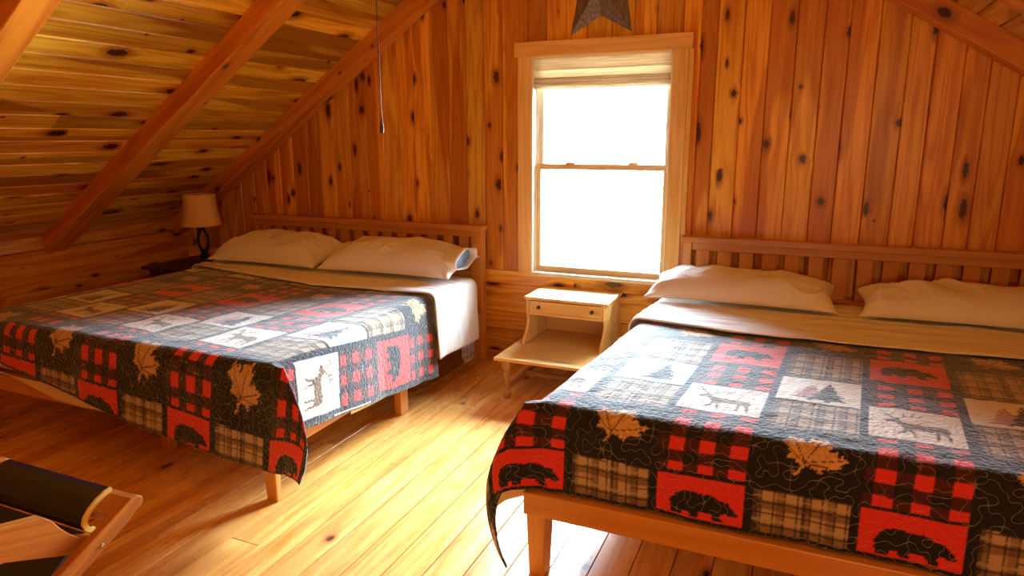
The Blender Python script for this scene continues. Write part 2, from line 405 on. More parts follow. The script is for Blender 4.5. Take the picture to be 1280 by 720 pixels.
mb=MB(); mb.box(WX0-.006,WX1+.006,yc-.004,YB+JD,.604,.628); mb.build('window_sill',M['jamb'],win,bevel=.003)
def sash(name,x0,x1,z0,z1,y0,y1,w,wb,wt,mat):
    mb=MB(); mb.box(x0,x0+w,y0,y1,z0,z1); mb.box(x1-w,x1,y0,y1,z0,z1)
    mb.box(x0+w,x1-w,y0,y1,z0,z0+wb); mb.box(x0+w,x1-w,y0,y1,z1-wt,z1)
    o=mb.build(name,mat,win,bevel=.002)
    gm=MB(); yy=(y0+y1)/2; gm.box(x0+w-.005,x1-w+.005,yy-.002,yy+.002,z0+wb-.005,z1-wt+.005)
    gm.build('glass_pane',M['glass'],o)
    return o
sash('upper_sash',WX0+.014,WX1-.014,1.30,WZ1-.016,YB+.082,YB+.112,.034,.034,.03,M['vinyl'])
lo=sash('lower_sash',WX0+.014,WX1-.014,.630,1.335,YB+.046,YB+.078,.030,.034,.034,M['tansash'])
for x in (-1.43,-1.02):
    lk=MB(); lk.box(x-.03,x+.03,YB+.052,YB+.074,1.335,1.349); lk.build('sash_lock',M['vinyl'],lo,bevel=.003)

# woven roman shade, drawn up under the head of the window
sh=thing('roman_shade','tan woven roman shade drawn up at the top of the window','window shade',(-1.23,YB+.02,1.90))
mb=MB(); mb.box(WX0+.014,WX1-.014,YB-.004,YB+.022,1.915,1.982,axis=(1,0,0)); mb.build('valance',M['woven'],sh,bevel=.002)
for i,(z0,z1,dy) in enumerate(((1.862,1.915,.004),(1.838,1.868,-.008),(1.818,1.845,-.002),(1.800,1.824,.006))):
    mb=MB(); n=6
    prof=[(YB+.024+dy*.3,z1+.012)]+[(YB+.012+dy-.014*math.sin(PI*k/n),z1-(z1-z0)*k/n) for k in range(n+1)]+[(YB+.026,z0+.004)]
    mb.prism(prof,lambda a,b,t:(WX0+.016+t,a,b),(WX1-WX0)-.032)
    mb.build('shade_fold',M['woven'],sh)

# barn star above the window
st=MB(); c=(-1.228,2.372); R,r=.322,.158
pts=[]
for k in range(10):
    a=-PI/2+PI/5+k*PI/5; q=R if k%2==0 else r
    pts.append((c[0]+q*math.cos(a),YB-.006,c[1]+q*math.sin(a)))
apex=(c[0],YB-.075,c[1])
for k in range(10):
    a,b=pts[k],pts[(k+1)%10]
    st.face([a,b,apex],[(0,0)]*3,rt()); st.face([b,a,(a[0],YB-.001,a[2]),(b[0],YB-.001,b[2])],[(0,0)]*4,rt())
st.face([(p[0],YB-.001,p[2]) for p in pts],[(0,0)]*10,rt())
so=st.build('wall_star',M['star']); tag(so,'dark metal barn star hung on the pine wall above the window','wall decoration')

# pull chain hanging from the ceiling light at the ridge
fx=thing('hanging_pull_chain','thin dark pull chain hanging in front of the left sloped ceiling','pull chain',(-1.25,1.866,1.515))
mb=MB(); mb.tube([(-1.25,1.866,3.214),(-1.2505,1.866,2.2),(-1.25,1.866,1.56)],.0016,8); ch=mb.build('chain',M['brass'],fx)
mb=MB(); mb.lathe((-1.25,1.866,1.515),[(0,0),(.005,.003),(.0065,.018),(.004,.035),(.002,.047),(0,.048)],12); mb.build('chain_pull_knob',M['brass'],fx,smooth=True)

# ------------------------------------------------------------------ beds
def make_bed(x0,x1,shear,label,fy):
    cx=(x0+x1)/2
    bed=thing('platform_bed',label,'bed',(cx,3.1,0),'platform beds')
    sx=lambda x,y: x+shear*(y-4.1)*(1 if y<4.1 else 0)
    def B(name,xa,xb,ya,yb,za,zb,axis=None,parent=bed,bev=.004,taper=0):
        mb=MB(); t=taper
        mb.hexa([(sx(xa,ya)+t,ya+t,za),(sx(xb,ya)-t,ya+t,za),(sx(xb,yb)-t,yb-t,za),(sx(xa,yb)+t,yb-t,za),
                 (sx(xa,ya),ya,zb),(sx(xb,ya),ya,zb),(sx(xb,yb),yb,zb),(sx(xa,yb),yb,zb)],axis)
        return mb.build(name,M['bed'],parent,bevel=bev)
    # headboard
    B('headboard_post',x0,x0+.052,4.095,4.15,0,.895); B('headboard_post',x1-.085,x1,4.095,4.15,0,.895)
    hb=B('headboard',x0+.0525,x1-.0855,4.102,4.145,.850,.895,(1,0,0))
    # mid stile, lower rail, cap as sub-parts
    def H(name,*a):
        mb=MB(); mb.box(*a); o=mb.build(name,M['bed'],hb,bevel=.003)
        o.matrix_parent_inverse=Matrix.Identity(4); return o
    H('headboard_cap',x0-.012,x1+.012,4.078,4.16,.8955,.93)
    H('lower_rail',x0+.0525,x1-.0855,4.104,4.143,.50,.615)
    n=15; span=(x1-x0)-.052-.085; p=span/n
    for k in range(n):
        xa=x0+.052+p*(k+.5)-.038
        w=.076
        H('headboard_slat',xa,xa+w,4.112,4.134,.6155,.8495)
    H('lower_slat_panel',x0+.0525,x1-.0855,4.114,4.132,.20,.4995)
    # rails
    B('side_rail',x0+.004,x0+.032,2.06,4.0945,.205,.328,(0,1,0)); B('side_rail',x1-.032,x1-.004,2.06,4.0945,.205,.328,(0,1,0))
    B('foot_rail',x0+.004,x1-.004,fy,2.0595,.245,.328,(1,0,0))
    # support boards across the rails
    mb=MB()
    for y in np.arange(2.12,4.0,.17):
        mb.hexa([(sx(x0+.03,y),y,.305),(sx(x1-.03,y),y,.305),(sx(x1-.03,y+.09),y+.09,.305),(sx(x0+.03,y+.09),y+.09,.305),
                 (sx(x0+.03,y),y,.326),(sx(x1-.03,y),y,.326),(sx(x1-.03,y+.09),y+.09,.326),(sx(x0+.03,y+.09),y+.09,.326)],axis=(1,0,0))
    mb.build('support_boards',M['bed'],bed)
    # legs
    for xa in (x0+.004,x1-.076): B('leg',xa,xa+.072,max(1.985,fy),2.057,0,.2445,(0,0,1),taper=.008)
    B('leg',cx-.03+.12,cx+.03+.12,2.20,2.25,0,.304,(0,0,1),taper=.004)
    for xa in (x0+.006,x1-.058): B('leg',xa,xa+.05,3.02,3.10,0,.2045,(0,0,1),taper=.003)
    return bed

LX0,LX1=-3.968,-1.987; RX0,RX1=-.665,1.316; RSH=.07
make_bed(LX0,LX1,-.02,'light wood platform bed with slatted headboard, left of the window',2.016)
make_bed(RX0,RX1,RSH,'light wood platform bed with slatted headboard, right of the nightstand',1.963)

def make_mattress(x0,x1,shear,label,ztop):
    mb=MB(); y0,y1=2.035,4.075; sx=lambda x,y:x+shear*(y-4.1)
    a,b=x0+.012,x1-.006
    mb.hexa([(sx(a,y0),y0,.3295),(sx(b,y0),y0,.3295),(sx(b,y1),y1,.3295),(sx(a,y1),y1,.3295),(sx(a,y0),y0,ztop),(sx(b,y0),y0,ztop),(sx(b,y1),y1,ztop),(sx(a,y1),y1,ztop)])
    o=mb.build('mattress',M['mattress'],bevel=.07,seg=6,smooth=True); tag(o,label,'mattress','bed mattresses')
make_mattress(LX0,LX1,-.012,'white mattress on the bed left of the window',.592)
make_mattress(RX0,RX1,RSH,'white mattress on the bed right of the nightstand',.602)

# ------------------------------------------------------------------ quilts
def pip(poly,x,y):
    ins=np.zeros(x.shape,bool); n=len(poly)
    for i in range(n):
        xa,ya=poly[i]; xb,yb=poly[(i+1)%n]
        c=((ya>y)!=(yb>y)); 
        if ya!=yb:
            xi=(xb-xa)*(y-ya)/(yb-ya)+xa; ins^=(c&(x<xi))
    return ins
def seg(x,y,a,b,w):
    ax,ay=a; bx,by=b; dx,dy=bx-ax,by-ay; t=np.clip(((x-ax)*dx+(y-ay)*dy)/(dx*dx+dy*dy),0,1)
    return np.hypot(x-ax-t*dx,y-ay-t*dy)<w
BEAR=[(.06,.0),(.03,.2),(.03,.45),(.08,.7),(.18,.86),(.30,.92),(.42,.88),(.50,.86),(.58,.9),(.66,.84),(.75,.74),(.80,.72),(.83,.76),(.86,.70),(.88,.62),(.93,.50),(.98,.36),(.98,.28),(.93,.25),(.86,.30),(.80,.32),(.76,.28),(.76,.14),(.80,.0),(.66,.0),(.63,.22),(.52,.24),(.44,.2),(.45,.0),(.31,.0),(.30,.16),(.22,.16),(.21,.0)]
DEER=[(.06,.54),(.05,.60),(.16,.66),(.22,.70),(.28,.66),(.33,.58),(.45,.56),(.62,.55),(.80,.57),(.92,.53),(.97,.44),(.95,.30),(.97,.04),(.93,.04),(.90,.24),(.82,.32),(.80,.04),(.76,.04),(.75,.32),(.52,.33),(.46,.30),(.50,.06),(.46,.06),(.40,.30),(.38,.28),(.34,.14),(.26,.10),(.25,.14),(.31,.20),(.32,.34),(.27,.46),(.20,.54),(.12,.52)]
ANT=[((.20,.70),(.12,.84)),((.12,.84),(.02,.98)),((.12,.84),(.0,.86)),((.16,.77),(.08,.76)),((.24,.70),(.36,.80)),((.36,.80),(.54,.84)),((.54,.84),(.62,.94)),((.44,.82),(.48,.95)),((.34,.78),(.34,.92))]
LEAFH=[(0,1.0),(.10,.80),(.16,.72),(.27,.82),(.25,.62),(.22,.46),(.36,.60),(.44,.60),(.47,.51),(.58,.55),(.74,.56),(.66,.44),(.60,.38),(.72,.28),(.56,.20),(.38,.06),(.44,-.08),(.22,-.05),(.04,-.08),(.03,-.30),(.05,-.42)]
LEAF=LEAFH+[(-x,y) for x,y in LEAFH[::-1][0:]]
C_RED=np.array(lin(222,50,46)[:3]); C_WHITE=np.array(lin(232,226,214)[:3]); C_BLK=np.array(lin(12,14,23)[:3])
C_MAR=np.array(lin(72,18,16)[:3]); C_TAN=np.array(lin(186,158,122)[:3]); C_BRN=np.array(lin(78,50,30)[:3]); C_LEAF=np.array(lin(206,162,112)[:3])
C_LEAFD=np.array(lin(96,56,26)[:3]); C_GRN=np.array(lin(22,28,34)[:3]); C_PINK=np.array(lin(186,140,136)[:3]); C_DEER=np.array(lin(112,88,62)[:3])
PITCH=.285
ROW_O=[-.60,-.31-.0,-.14,.165,.43,.695,.975,1.25,1.53]
ROW_E=[-.60,-.31-.0,-.14,.125,.375,.635,.945,1.20,1.50]
RNG=np.random.default_rng(5)
def pattern(U,V):
    """cloth colour of the patchwork at fabric coordinates; U=0 where a bear column ends and a leaf column begins"""
    sh=U.shape; jx=RNG.normal(0,.0018,sh); jy=RNG.normal(0,.0018,sh)
    col=np.tile(C_BLK,sh+(1,)).astype(float)
    ci=np.floor(U/PITCH); odd=(ci%2!=0); fu=(U-ci*PITCH)          # metres inside the column
    band=.014; W=PITCH-2*band; lu=fu-band
    def put(mask,c): col[mask]=c
    for par,rows,kinds in ((True,ROW_O,['plaid','bear','buf','deer','buf','bear','buf','deer']),(False,ROW_E,['leaf','plaid','leaf','plaid','tree','plaid','leaf','plaid'])):
        for (r0,r1),k in zip(zip(rows[:-1],rows[1:]),kinds):
            m=(odd==par)&(V>=r0+.007)&(V<r1-.007)&(lu>=0)&(lu<=W)
            if not m.any(): continue
            x=lu[m]; y=V[m]-r0-.007; H=r1-r0-.014; jxm=jx[m]; jym=jy[m]
            c=np.tile(C_BLK,(x.size,1)).astype(float)
            if k=='bear':
                c[:]=C_RED
                if H<.22: s=(x-.035)/(W*.82); t=(y-.004)/(H*.68)
                else: s=(x-.03)/(W*.78); t=(y-H*.28)/(H*.46)
                c[pip(BEAR,s+jxm*3,t+jym*4)]=C_BLK
            elif k=='buf':
                p=.046; a=(np.floor((x+.02)/p)%2)==1; b=(np.floor((y+.012)/p)%2)==0
                c[:]=C_BLK; c[a^b]=C_MAR; c[a&b]=C_RED
            elif k=='plaid':
                c[:]=C_TAN
                def dk(mask,f,cc): c[mask]=c[mask]*(1-f)+cc*f
                dk((x%.066)<.02,.55,C_BRN); dk((y%.085)<.032,.62,C_BRN)
                dk(((x+.013)%.033)<.0045,.85,C_BLK); dk(((y+.02)%.0425)<.0045,.8,C_BLK); dk((x%.132)<.012,.7,C_BLK); dk(((y-.04)%.085)<.008,.6,C_WHITE*.5)
            elif k=='leaf':
                t=(x-W*.5)/.125; q=(y-H*.42)/.125; a=.42
                X=t*math.cos(a)-q*math.sin(a); Y=t*math.sin(a)+q*math.cos(a)
                ins=pip(LEAF,X+jxm*11,Y+jym*11) if H>.2 else pip(LEAF,X*1.1+jxm*22,Y*1.1+jym*22)
                c[ins]=C_LEAF*(.75+.5*RNG.random((int(ins.sum()),1)))
                vein=ins&(seg(X,Y,(0,-.1),(0,.85),.018)|seg(X,Y,(0,0),(.6,.48),.016)|seg(X,Y,(0,0),(-.6,.48),.016)|seg(X,Y,(0,-.02),(.6,.2),.014)|seg(X,Y,(0,-.02),(-.6,.2),.014))
                c[vein]=C_LEAFD
            elif k=='deer':
                c[:]=C_WHITE
                s=(x-W*.12)/(W*.76); t=(y-H*.1)/(H*.8)
                ins=pip(DEER,s+jxm*4,t+jym*4)
                for a,b in ANT: ins|=seg(s+jxm*2,t+jym*2,a,b,.016)
                c[ins]=C_DEER*(.7+.5*RNG.random((int(ins.sum()),1)))
            elif k=='tree':
                c[:]=C_WHITE
                for cx_,hh,cc in ((W*.40,.62,C_PINK),(W*.62,.74,C_GRN)):
                    dxx=np.abs(x-cx_+jxm*1.5); tt=(y-H*.12)/(H*hh)+jym*3
                    tier=(tt*4.2)%1.0
                    wdt=.064*(1-tt)*(.62+.38*(1-tier))+.004
                    ins=(tt>0.03)&(tt<1)&(dxx<wdt); c[ins]=cc*(.75+.5*RNG.random((int(ins.sum()),1)))
                    c[(tt>-.06)&(tt<=.05)&(dxx<.008)]=C_BRN
            col[m]=c
    return col

def fall(d,r=.05):
    """arc then straight drop: returns (outward, down)"""
    q=r*PI/2
    out=np.where(d<q,r*np.sin(np.clip(d,0,q)/r),r); dn=np.where(d<q,r*(1-np.cos(np.clip(d,0,q)/r)),r+d-q)
    return out,dn

def drape(A,Bc,xl,xr,y0,ztop,flare=.10,bulge=.42,r=.05,skl=0,skr=0,seed=0,cshort=0.,blen=.72,be=.22):
    """map flat cloth coordinates A (across) and Bc (along) on to the bed: top, sides, foot and hanging corners"""
    XRr=xr+skr*(3.3-Bc.clip(y0)); XLl=xl+skl*(3.3-Bc.clip(y0))
    dr=np.maximum(A-(XRr-r),0); dl=np.maximum((XLl+r)-A,0); ds=np.maximum(dr,dl); sg=np.where(dr>0,1.,-1.)
    df=np.maximum((y0+r)-Bc,0)
    X=np.where(dr>0,XRr-r,np.where(dl>0,XLl+r,A)); Y=np.where(df>0,y0+r,Bc); Z=np.full(A.shape,ztop,float)
    rr=np.hypot(ds,df); th=np.arctan2(df,np.maximum(ds,1e-9))
    rr=rr*(1-cshort*np.sin(2*th)); o,dn=fall(rr,r); fl=flare*np.maximum(dn-r,0)
    cf=np.abs(np.sin(2*th))**.8; ext=np.where((ds>0)&(df>0),bulge*cf*np.sin(PI*np.clip(rr/blen,0,1)),0)
    hor=o+fl; dn2=np.sqrt(np.maximum(dn**2-(ext*.85)**2,0))
    ph=th
    X=X+sg*(hor*np.where(rr>0,np.cos(ph),0)+ext*math.cos(be)); Y=Y-hor*np.where(rr>0,np.sin(ph),0)-ext*math.sin(be); Z=Z-np.where(rr>0,dn2,0)
    # soft waves in the hanging parts
    wv=np.sin(A*9+seed)*np.where(df>0,np.clip(dn/.3,0,1),0)*.010; Y=Y-np.abs(wv)*.6-wv*.4
    ws=np.sin(Bc*8+seed*2)*np.where((ds>0)&(df<=0),np.clip(dn/.3,0,1),0)*.010; X=X+sg*(np.abs(ws))
    return X,Y,Z

def grid_mesh(name,X,Y,Z,UVs=None,colors=None,keep=None):
    nv,nu=X.shape; co=np.stack([X,Y,Z],-1).reshape(-1,3)
    idx=np.arange(nv*nu).reshape(nv,nu)
    q=np.stack([idx[:-1,:-1],idx[:-1,1:],idx[1:,1:],idx[1:,:-1]],-1).reshape(-1,4)
    me=bpy.data.meshes.new(name); me.vertices.add(len(co)); me.vertices.foreach_set('co',co.ravel())
    me.loops.add(q.size); me.loops.foreach_set('vertex_index',q.ravel()); me.polygons.add(len(q))
    me.polygons.foreach_set('loop_start',np.arange(0,q.size,4)); 
    me.polygons.foreach_set('use_smooth',np.ones(len(q),bool))
    if UVs is not None:
        ul=me.uv_layers.new(name='fabric'); ul.data.foreach_set('uv',UVs.reshape(-1,2)[q.ravel()].ravel())
    if colors is not None:
        ca=me.color_attributes.new('patch','FLOAT_COLOR','POINT'); cc=np.ones((len(co),4)); cc[:,:3]=colors.reshape(-1,3); ca.data.foreach_set('color',cc.ravel())
    me.update(); me.validate(); return me

def field(X,Y,scale,seed):
    out=np.zeros(X.size); xf=X.ravel(); yf=Y.ravel()
    # coarse lattice then bilinear, to keep the script quick
    gx=np.arange(math.floor(xf.min()*scale)-1,math.ceil(xf.max()*scale)+2); gy=np.arange(math.floor(yf.min()*scale)-1,math.ceil(yf.max()*scale)+2)
    L=np.random.default_rng(seed).normal(0,1,(len(gy),len(gx)))
    u=xf*scale-gx[0]; v=yf*scale-gy[0]; i=u.astype(int); j=v.astype(int); a=u-i; b=v-j; a=a*a*(3-2*a); b=b*b*(3-2*b)
    out=(L[j,i]*(1-a)+L[j,i+1]*a)*(1-b)+(L[j+1,i]*(1-a)+L[j+1,i+1]*a)*b
    return out.reshape(X.shape)

def make_quilt(label,u0,u1,v0,vend,rot,piv,Uoff,Voff,xl,xr,y0,ztop,skl,skr,shear=0,seed=0,step=.005,bulge=.42,flare=.10,cshort=0.,blen=.72,be=.22):
    nu=int((u1-u0)/step); u=np.linspace(u0,u1,nu); nv=int((max(vend(u0),vend(u1),vend((u0+u1)/2))-(v0(u1) if callable(v0) else v0))/step)
    tt=np.linspace(0,1,nv); ve=np.array([vend(q) for q in u])
    v0a=np.array([v0(q) for q in u]) if callable(v0) else np.full(nu,float(v0))
    Ug,T=np.meshgrid(u,tt); Vg=v0a[None,:]+(ve[None,:]-v0a[None,:])*T
    # fabric -> bed plan
    c,s=math.cos(rot),math.sin(rot)
    A=piv[0]+(Ug-piv[0])*c+Vg*s; Bc=piv[1]+Vg*c-(Ug-piv[0])*s
    A2=A
    X,Y,Z=drape(A2,Bc,xl,xr,y0,ztop,flare,bulge,.055,skl,skr,seed,cshort,blen,be)
    Z=Z+field(Ug,Vg,9,seed+1)*.0016+field(Ug,Vg,26,seed+2)*.0009
    on=(Z<ztop-.05); Y=Y-np.where(on,np.abs(field(Ug,Vg,7,seed+3))*.004,0)
    X=X+shear*(Bc.clip(y0-.05)-4.1)
    col=pattern(Ug+Uoff,Vg+(Voff(Ug,Vg) if callable(Voff) else Voff))
    # dark binding along the hem and edges
    e=np.minimum.reduce([Ug-u0,u1-Ug,Vg-v0a[None,:],ve[None,:]-Vg]); col[e<.009]=C_BLK
    me=grid_mesh('patchwork_quilt',X,Y,Z,np.stack([Ug,Vg],-1),col)
    me.materials.append(M['quilt']); me.materials.append(M['lining'])
    o=link('patchwork_quilt',me); sm=o.modifiers.new('thickness','SOLIDIFY'); sm.thickness=.010; sm.offset=-1; sm.material_offset=1; sm.material_offset_rim=0
    tag(o,label,'quilt','lodge patchwork quilts')
    return o

lfold=lambda x: np.interp(x,[-3.97,-3.83,-2.75,-1.92],[3.50,3.47,3.27,3.34])
rfold=lambda x: np.interp(x,[-.75,-.2,.4,1.4],[3.19,3.10,3.11,3.19])
ROTL=.09
make_quilt('patchwork lodge quilt on the bed left of the window',-4.27,-1.615,lambda u:-.428+.09*max(0,-2.6-u),
    lambda u: (float(lfold(min(u+.1,-1.93)))+.03-2.0-.09*(-1.95-u)*1.0)/1.0,
    ROTL,(-1.95,2.0),2.78,lambda U,V:.065-.15*np.clip((U+2.6)/.6,0,1)*np.clip(V,0,2)+.07*np.clip(-V/.2,0,1),LX0-.01,-1.955,2.0,.615,0,.055,0,seed=3,flare=.05,bulge=.17,cshort=.16,blen=.80)
make_quilt('patchwork lodge quilt on the bed right of the nightstand',-1.0,1.66,lambda u:-.27-.75*min(max(-.735-u,0),.24),
    lambda u: float(rfold(u))+.03-2.0,0,(0,2.0),.09-.147,lambda U,V:-.048*np.clip(-V/.27,0,1),-.665,1.33,2.0,.632,0,0,RSH,seed=8,flare=.03,bulge=.15,blen=.78,be=.6)

# ------------------------------------------------------------------ sheets
def make_sheet(label,x0,x1,fold,yback,xl,xr,ztop,sidedrop,shear,skr,seed):
    step=.012
    u=np.linspace(x0-sidedrop[0],x1+sidedrop[1],int((x1-x0+sum(sidedrop))/step)); t=np.linspace(0,1,52)
    f=np.array([float(fold(np.clip(q,x0,x1))) for q in u])
    Ug,T=np.meshgrid(u,t); Bc=f[None,:]+(yback-f[None,:])*T
    X,Y,Z=drape(Ug,Bc,xl,xr,-5,ztop,.05,0,.05,0,skr,seed)
    # folds running across the bed and a soft rolled front edge
    Z=Z+np.where(Z>ztop-.03,np.sin(Bc*55+field(Ug,Bc*3,4,seed)*1.5)*.0035*np.sin(PI*T)+field(Ug,Bc*6,8,seed+1)*.002,0)
    Z=Z-.016*np.clip(T*1.6-.5,0,1); Z=Z-.003*np.exp(-T*40)*(Z>ztop-.03)
    X=X+shear*(Bc-4.1)
    me=grid_mesh('bed_sheet',X,Y,Z,np.stack([Ug,Bc],-1)); me.materials.append(M['sheet'])
    o=link('bed_sheet',me); sm=o.modifiers.new('thickness','SOLIDIFY'); sm.thickness=.006; sm.offset=-1
    return tag(o,label,'bed sheet','folded white top sheets')
ls=make_sheet('white sheet folded over the quilt on the bed left of the window',LX0,LX1,lfold,3.86,LX0-.035,-1.922,.637,(.10,.44),0,0,2)
make_sheet('white sheet folded over the quilt on the bed right of the nightstand',RX0,RX1,lambda x:float(rfold(x-.05)),3.9,-.692,1.362,.655,(.3,.3),RSH,0,4)
# hanging lower edge of the left sheet showing below the quilt hem
yy=np.linspace(2.5,3.36,60); zz=np.linspace(.33,.2,8); Yg,Zg=np.meshgrid(yy,zz); Zg=Zg-(Zg<.3)*(.03*np.sin((Yg-2.5)/.86*PI)-.02)
Xg=np.full(Yg.shape,-1.946)+.055*(3.3-Yg)*.9-.012
me=grid_mesh('hanging_edge',Xg,Yg,Zg); me.materials.append(M['sheet']); o=link('hanging_edge',me,ls); sm=o.modifiers.new('t','SOLIDIFY'); sm.thickness=.003

xx=np.linspace(-3.93,-2.62,90); tt_=np.linspace(0,1,8); Xg,Tg_=np.meshgrid(xx,tt_)
hem=.60-.46-.06+.155*(-2.42-Xg)+.062
Zg=.34+(hem-.34)*Tg_-.012*np.sin(Xg*9)*Tg_; Zg=np.where(Xg>-3.1,Zg+(Xg+3.1)*.12*Tg_,Zg); Yg=2.0095-.0015*Tg_
me=grid_mesh('lining_edge',Xg,Yg,Zg); me.materials.append(M['lining']); o=link('lining_edge',me,ls); sm=o.modifiers.new('t','SOLIDIFY'); sm.thickness=.003; o['label']='cream sheet edge hanging below the quilt hem'

# quilt corner peeking below the hanging sheet
yy=np.linspace(3.66,3.83,30); zz=np.linspace(.27,.105,26); Yg,Zg=np.meshgrid(yy,zz)
tq=(Yg-3.66)/.17; Zg=Zg+(.05*(2*np.abs(tq-.5))**5)*((.26-Zg)/.145)
Xg=-1.930+.004*np.sin(tq*PI)
U=Yg-3.66+.3; V=Zg+.02
cc=np.tile(lin(200,180,196)[:3],U.shape+(1,)).astype(float)
for mask,f in ((((U%.05)<.02),.5),(((V%.05)<.02),.5),((((U+.01)%.025)<.005),.6),((((V+.01)%.025)<.005),.6)): cc[mask]=cc[mask]*(1-f)+np.array(lin(60,44,70)[:3])*f
me=grid_mesh('quilt_corner',Xg,Yg,Zg,np.stack([U,V],-1),cc); me.materials.append(M['quilt'])
o=link('quilt_corner',me,[q for q in COL.objects if q.name=='patchwork_quilt'][0]); sm=o.modifiers.new('t','SOLIDIFY'); sm.thickness=.008; o.matrix_parent_inverse=Matrix.Identity(4)

# ------------------------------------------------------------------ pillows
def make_pillow(label,cx,cy,cz,L,D,T,tilt,yaw=0,roll=0,seed=0,open_end=None):
    nu,nv=96,60; parts=[]
    s=np.linspace(-1,1,nu); t=np.linspace(-1,1,nv); Sg,Tg=np.meshgrid(s,t)
    prof=(np.clip(1-np.abs(Sg)**3.2,0,1)**.55)*(np.clip(1-np.abs(Tg)**2.6,0,1)**.6)
    px=L/2*Sg*(1-.07*(1-Tg**2)*np.abs(Sg)**3); py=D/2*Tg*(1-.10*(1-Sg**2)*np.abs(Tg)**3+.03*np.abs(Sg)**4)
    rdg=lambda F:np.maximum(0,1-np.abs(F)*1.6)**2
    wr=field(Sg*L*1.0,Tg*D,4.5,seed)*.010+rdg(field(Sg*L*1.5+Tg*D*1.3,Tg*D*.8-Sg*L*.5,5.5,seed+1))*.011*np.clip(field(Sg*L,Tg*D,3,seed+7)+.2,0,1)+rdg(field(Sg*L*2.2-Tg*D*1.2,Tg*D,5,seed+2))*.008*np.clip(field(Sg*L,Tg*D,3,seed+8),0,1)
    edge=np.clip(prof*2.,0,1)
    top=T*.88*prof+wr*edge; bot=-T*.12*prof
    gather=(np.sin(Tg*16+field(Sg,Tg,4,seed+5)*1.5)*.006)*np.clip((np.abs(Sg)-.6)/.4,0,1)*edge
    top+=gather
    verts=[]; 
    R=Matrix.Rotation(yaw,4,'Z')@Matrix.Rotation(tilt,4,'X')@Matrix.Rotation(roll,4,'Y')
    Rn=np.array(R.to_3x3())
    def place(x,y,z):
        P=np.stack([x,y,z],-1)@Rn.T+np.array([cx,cy,cz]); return P
    P1=place(px,py,top); P2=place(px,py,bot)
    co=np.concatenate([P1.reshape(-1,3),P2.reshape(-1,3)]); n=nu*nv; idx=np.arange(n).reshape(nv,nu)
    q1=np.stack([idx[:-1,:-1],idx[:-1,1:],idx[1:,1:],idx[1:,:-1]],-1).reshape(-1,4); q2=q1[:,::-1]+n
    me=bpy.data.meshes.new('pillow'); me.from_pydata(co.tolist(),[],np.concatenate([q1,q2]).tolist())
    bm=bmesh.new(); bm.from_mesh(me); bmesh.ops.remove_doubles(bm,verts=bm.verts,dist=.0006)
    zmin=.0
    bm.to_mesh(me); bm.free()
    me.polygons.foreach_set('use_smooth',[True]*len(me.polygons)); me.materials.append(M['pillow']); me.update()
    o=link('pillow',me); tag(o,label,'pillow','white bed pillows')
    if open_end:
        # open hem of the pillowcase: a loose cuff with the ticking of the pillow showing inside
        sg=open_end
        def ring(xoff,sc,k):
            a=2*PI*k/40; return (sg*(L/2*.80+xoff),D/2*.66*math.cos(a)*sc,T*.33+T/2*.6*math.sin(a)*sc+.004*math.sin(5*a))
        for nm,mt,x0_,x1_,s0,s1 in (('pillowcase_cuff',M['pillow'],-.04,.115,.96,1.04),('pillow_ticking',M['pillowin'],-.02,.085,.90,.74)):
            mb=MB()
            rings=[]
            for i in range(7):
                w=i/6; rings.append([tuple(place(*[np.array(c) for c in ring(x0_+(x1_-x0_)*w,s0+(s1-s0)*w,k)])) for k in range(40)])
            for i in range(6):
                for k in range(40):
                    l=(k+1)%40; mb.face([rings[i][k],rings[i][l],rings[i+1][l],rings[i+1][k]],[(0,0)]*4,(.5,.5,.5))
            if nm=='pillow_ticking': mb.face(rings[-1],[(0,0)]*40,(.5,.5,.5))
            c=mb.build(nm,mt,o,smooth=True); c.matrix_parent_inverse=Matrix.Identity(4)
            if nm!='pillow_ticking':
                sm=c.modifiers.new('t','SOLIDIFY'); sm.thickness=.004
    return o
make_pillow('white pillow nearer the lamp on the bed left of the window',-3.44,3.79,.698,.94,.46,.175,.14,seed=11)
make_pillow('white pillow nearer the window on the left bed, its case open at the end',-2.46,3.80,.698,.98,.46,.185,.14,yaw=.02,seed=21,open_end=1)
make_pillow('white pillow nearer the window on the bed right of the nightstand',-.30,3.755,.694,.95,.42,.135,.10,yaw=.0,seed=31)
make_pillow('white pillow farther from the window on the bed right of the nightstand',.76,3.745,.694,1.0,.42,.135,.10,yaw=-.0,seed=41)

# ------------------------------------------------------------------ step nightstand
ns=thing('nightstand','light maple step nightstand with one drawer, below the window','nightstand',(-1.32,3.8,0))
nx0,nx1=-1.56,-1.05; yb=4.165; yf=3.83; zt=.545
mb=MB(); mb.box(nx0-.012,nx1+.012,yf-.015,yb,zt-.018,zt,axis=(1,0,0)); mb.build('top',M['stand'],ns,bevel=.004)
side=[(yb-.005,.256),(yb-.005,zt-.0185),(yf,zt-.0185),(yf,.44),(yf+.012,.405),(yf+.006,.37),(yf-.02,.33),(yf-.06,.295),(yf-.075,.256)]
for x in (nx0,nx1-.018):
    mb=MB(); mb.prism(side,lambda a,b,t,x=x:(x+t,a,b),.018,axis=(0,0,1)); mb.build('side_panel',M['stand'],ns,bevel=.002)
mb=MB(); mb.box(nx0+.0185,nx1-.0185,yb-.02,yb-.006,.256,zt-.019,axis=(1,0,0)); mb.build('back_panel',M['stand'],ns)
dr=MB(); dr.box(nx0+.021,nx1-.021,yf-.004,yf+.016,.447,.520,axis=(1,0,0)); dr.box(nx0+.03,nx1-.03,yf+.017,yb-.05,.452,.50); d=dr.build('drawer',M['stand'],ns,bevel=.003)
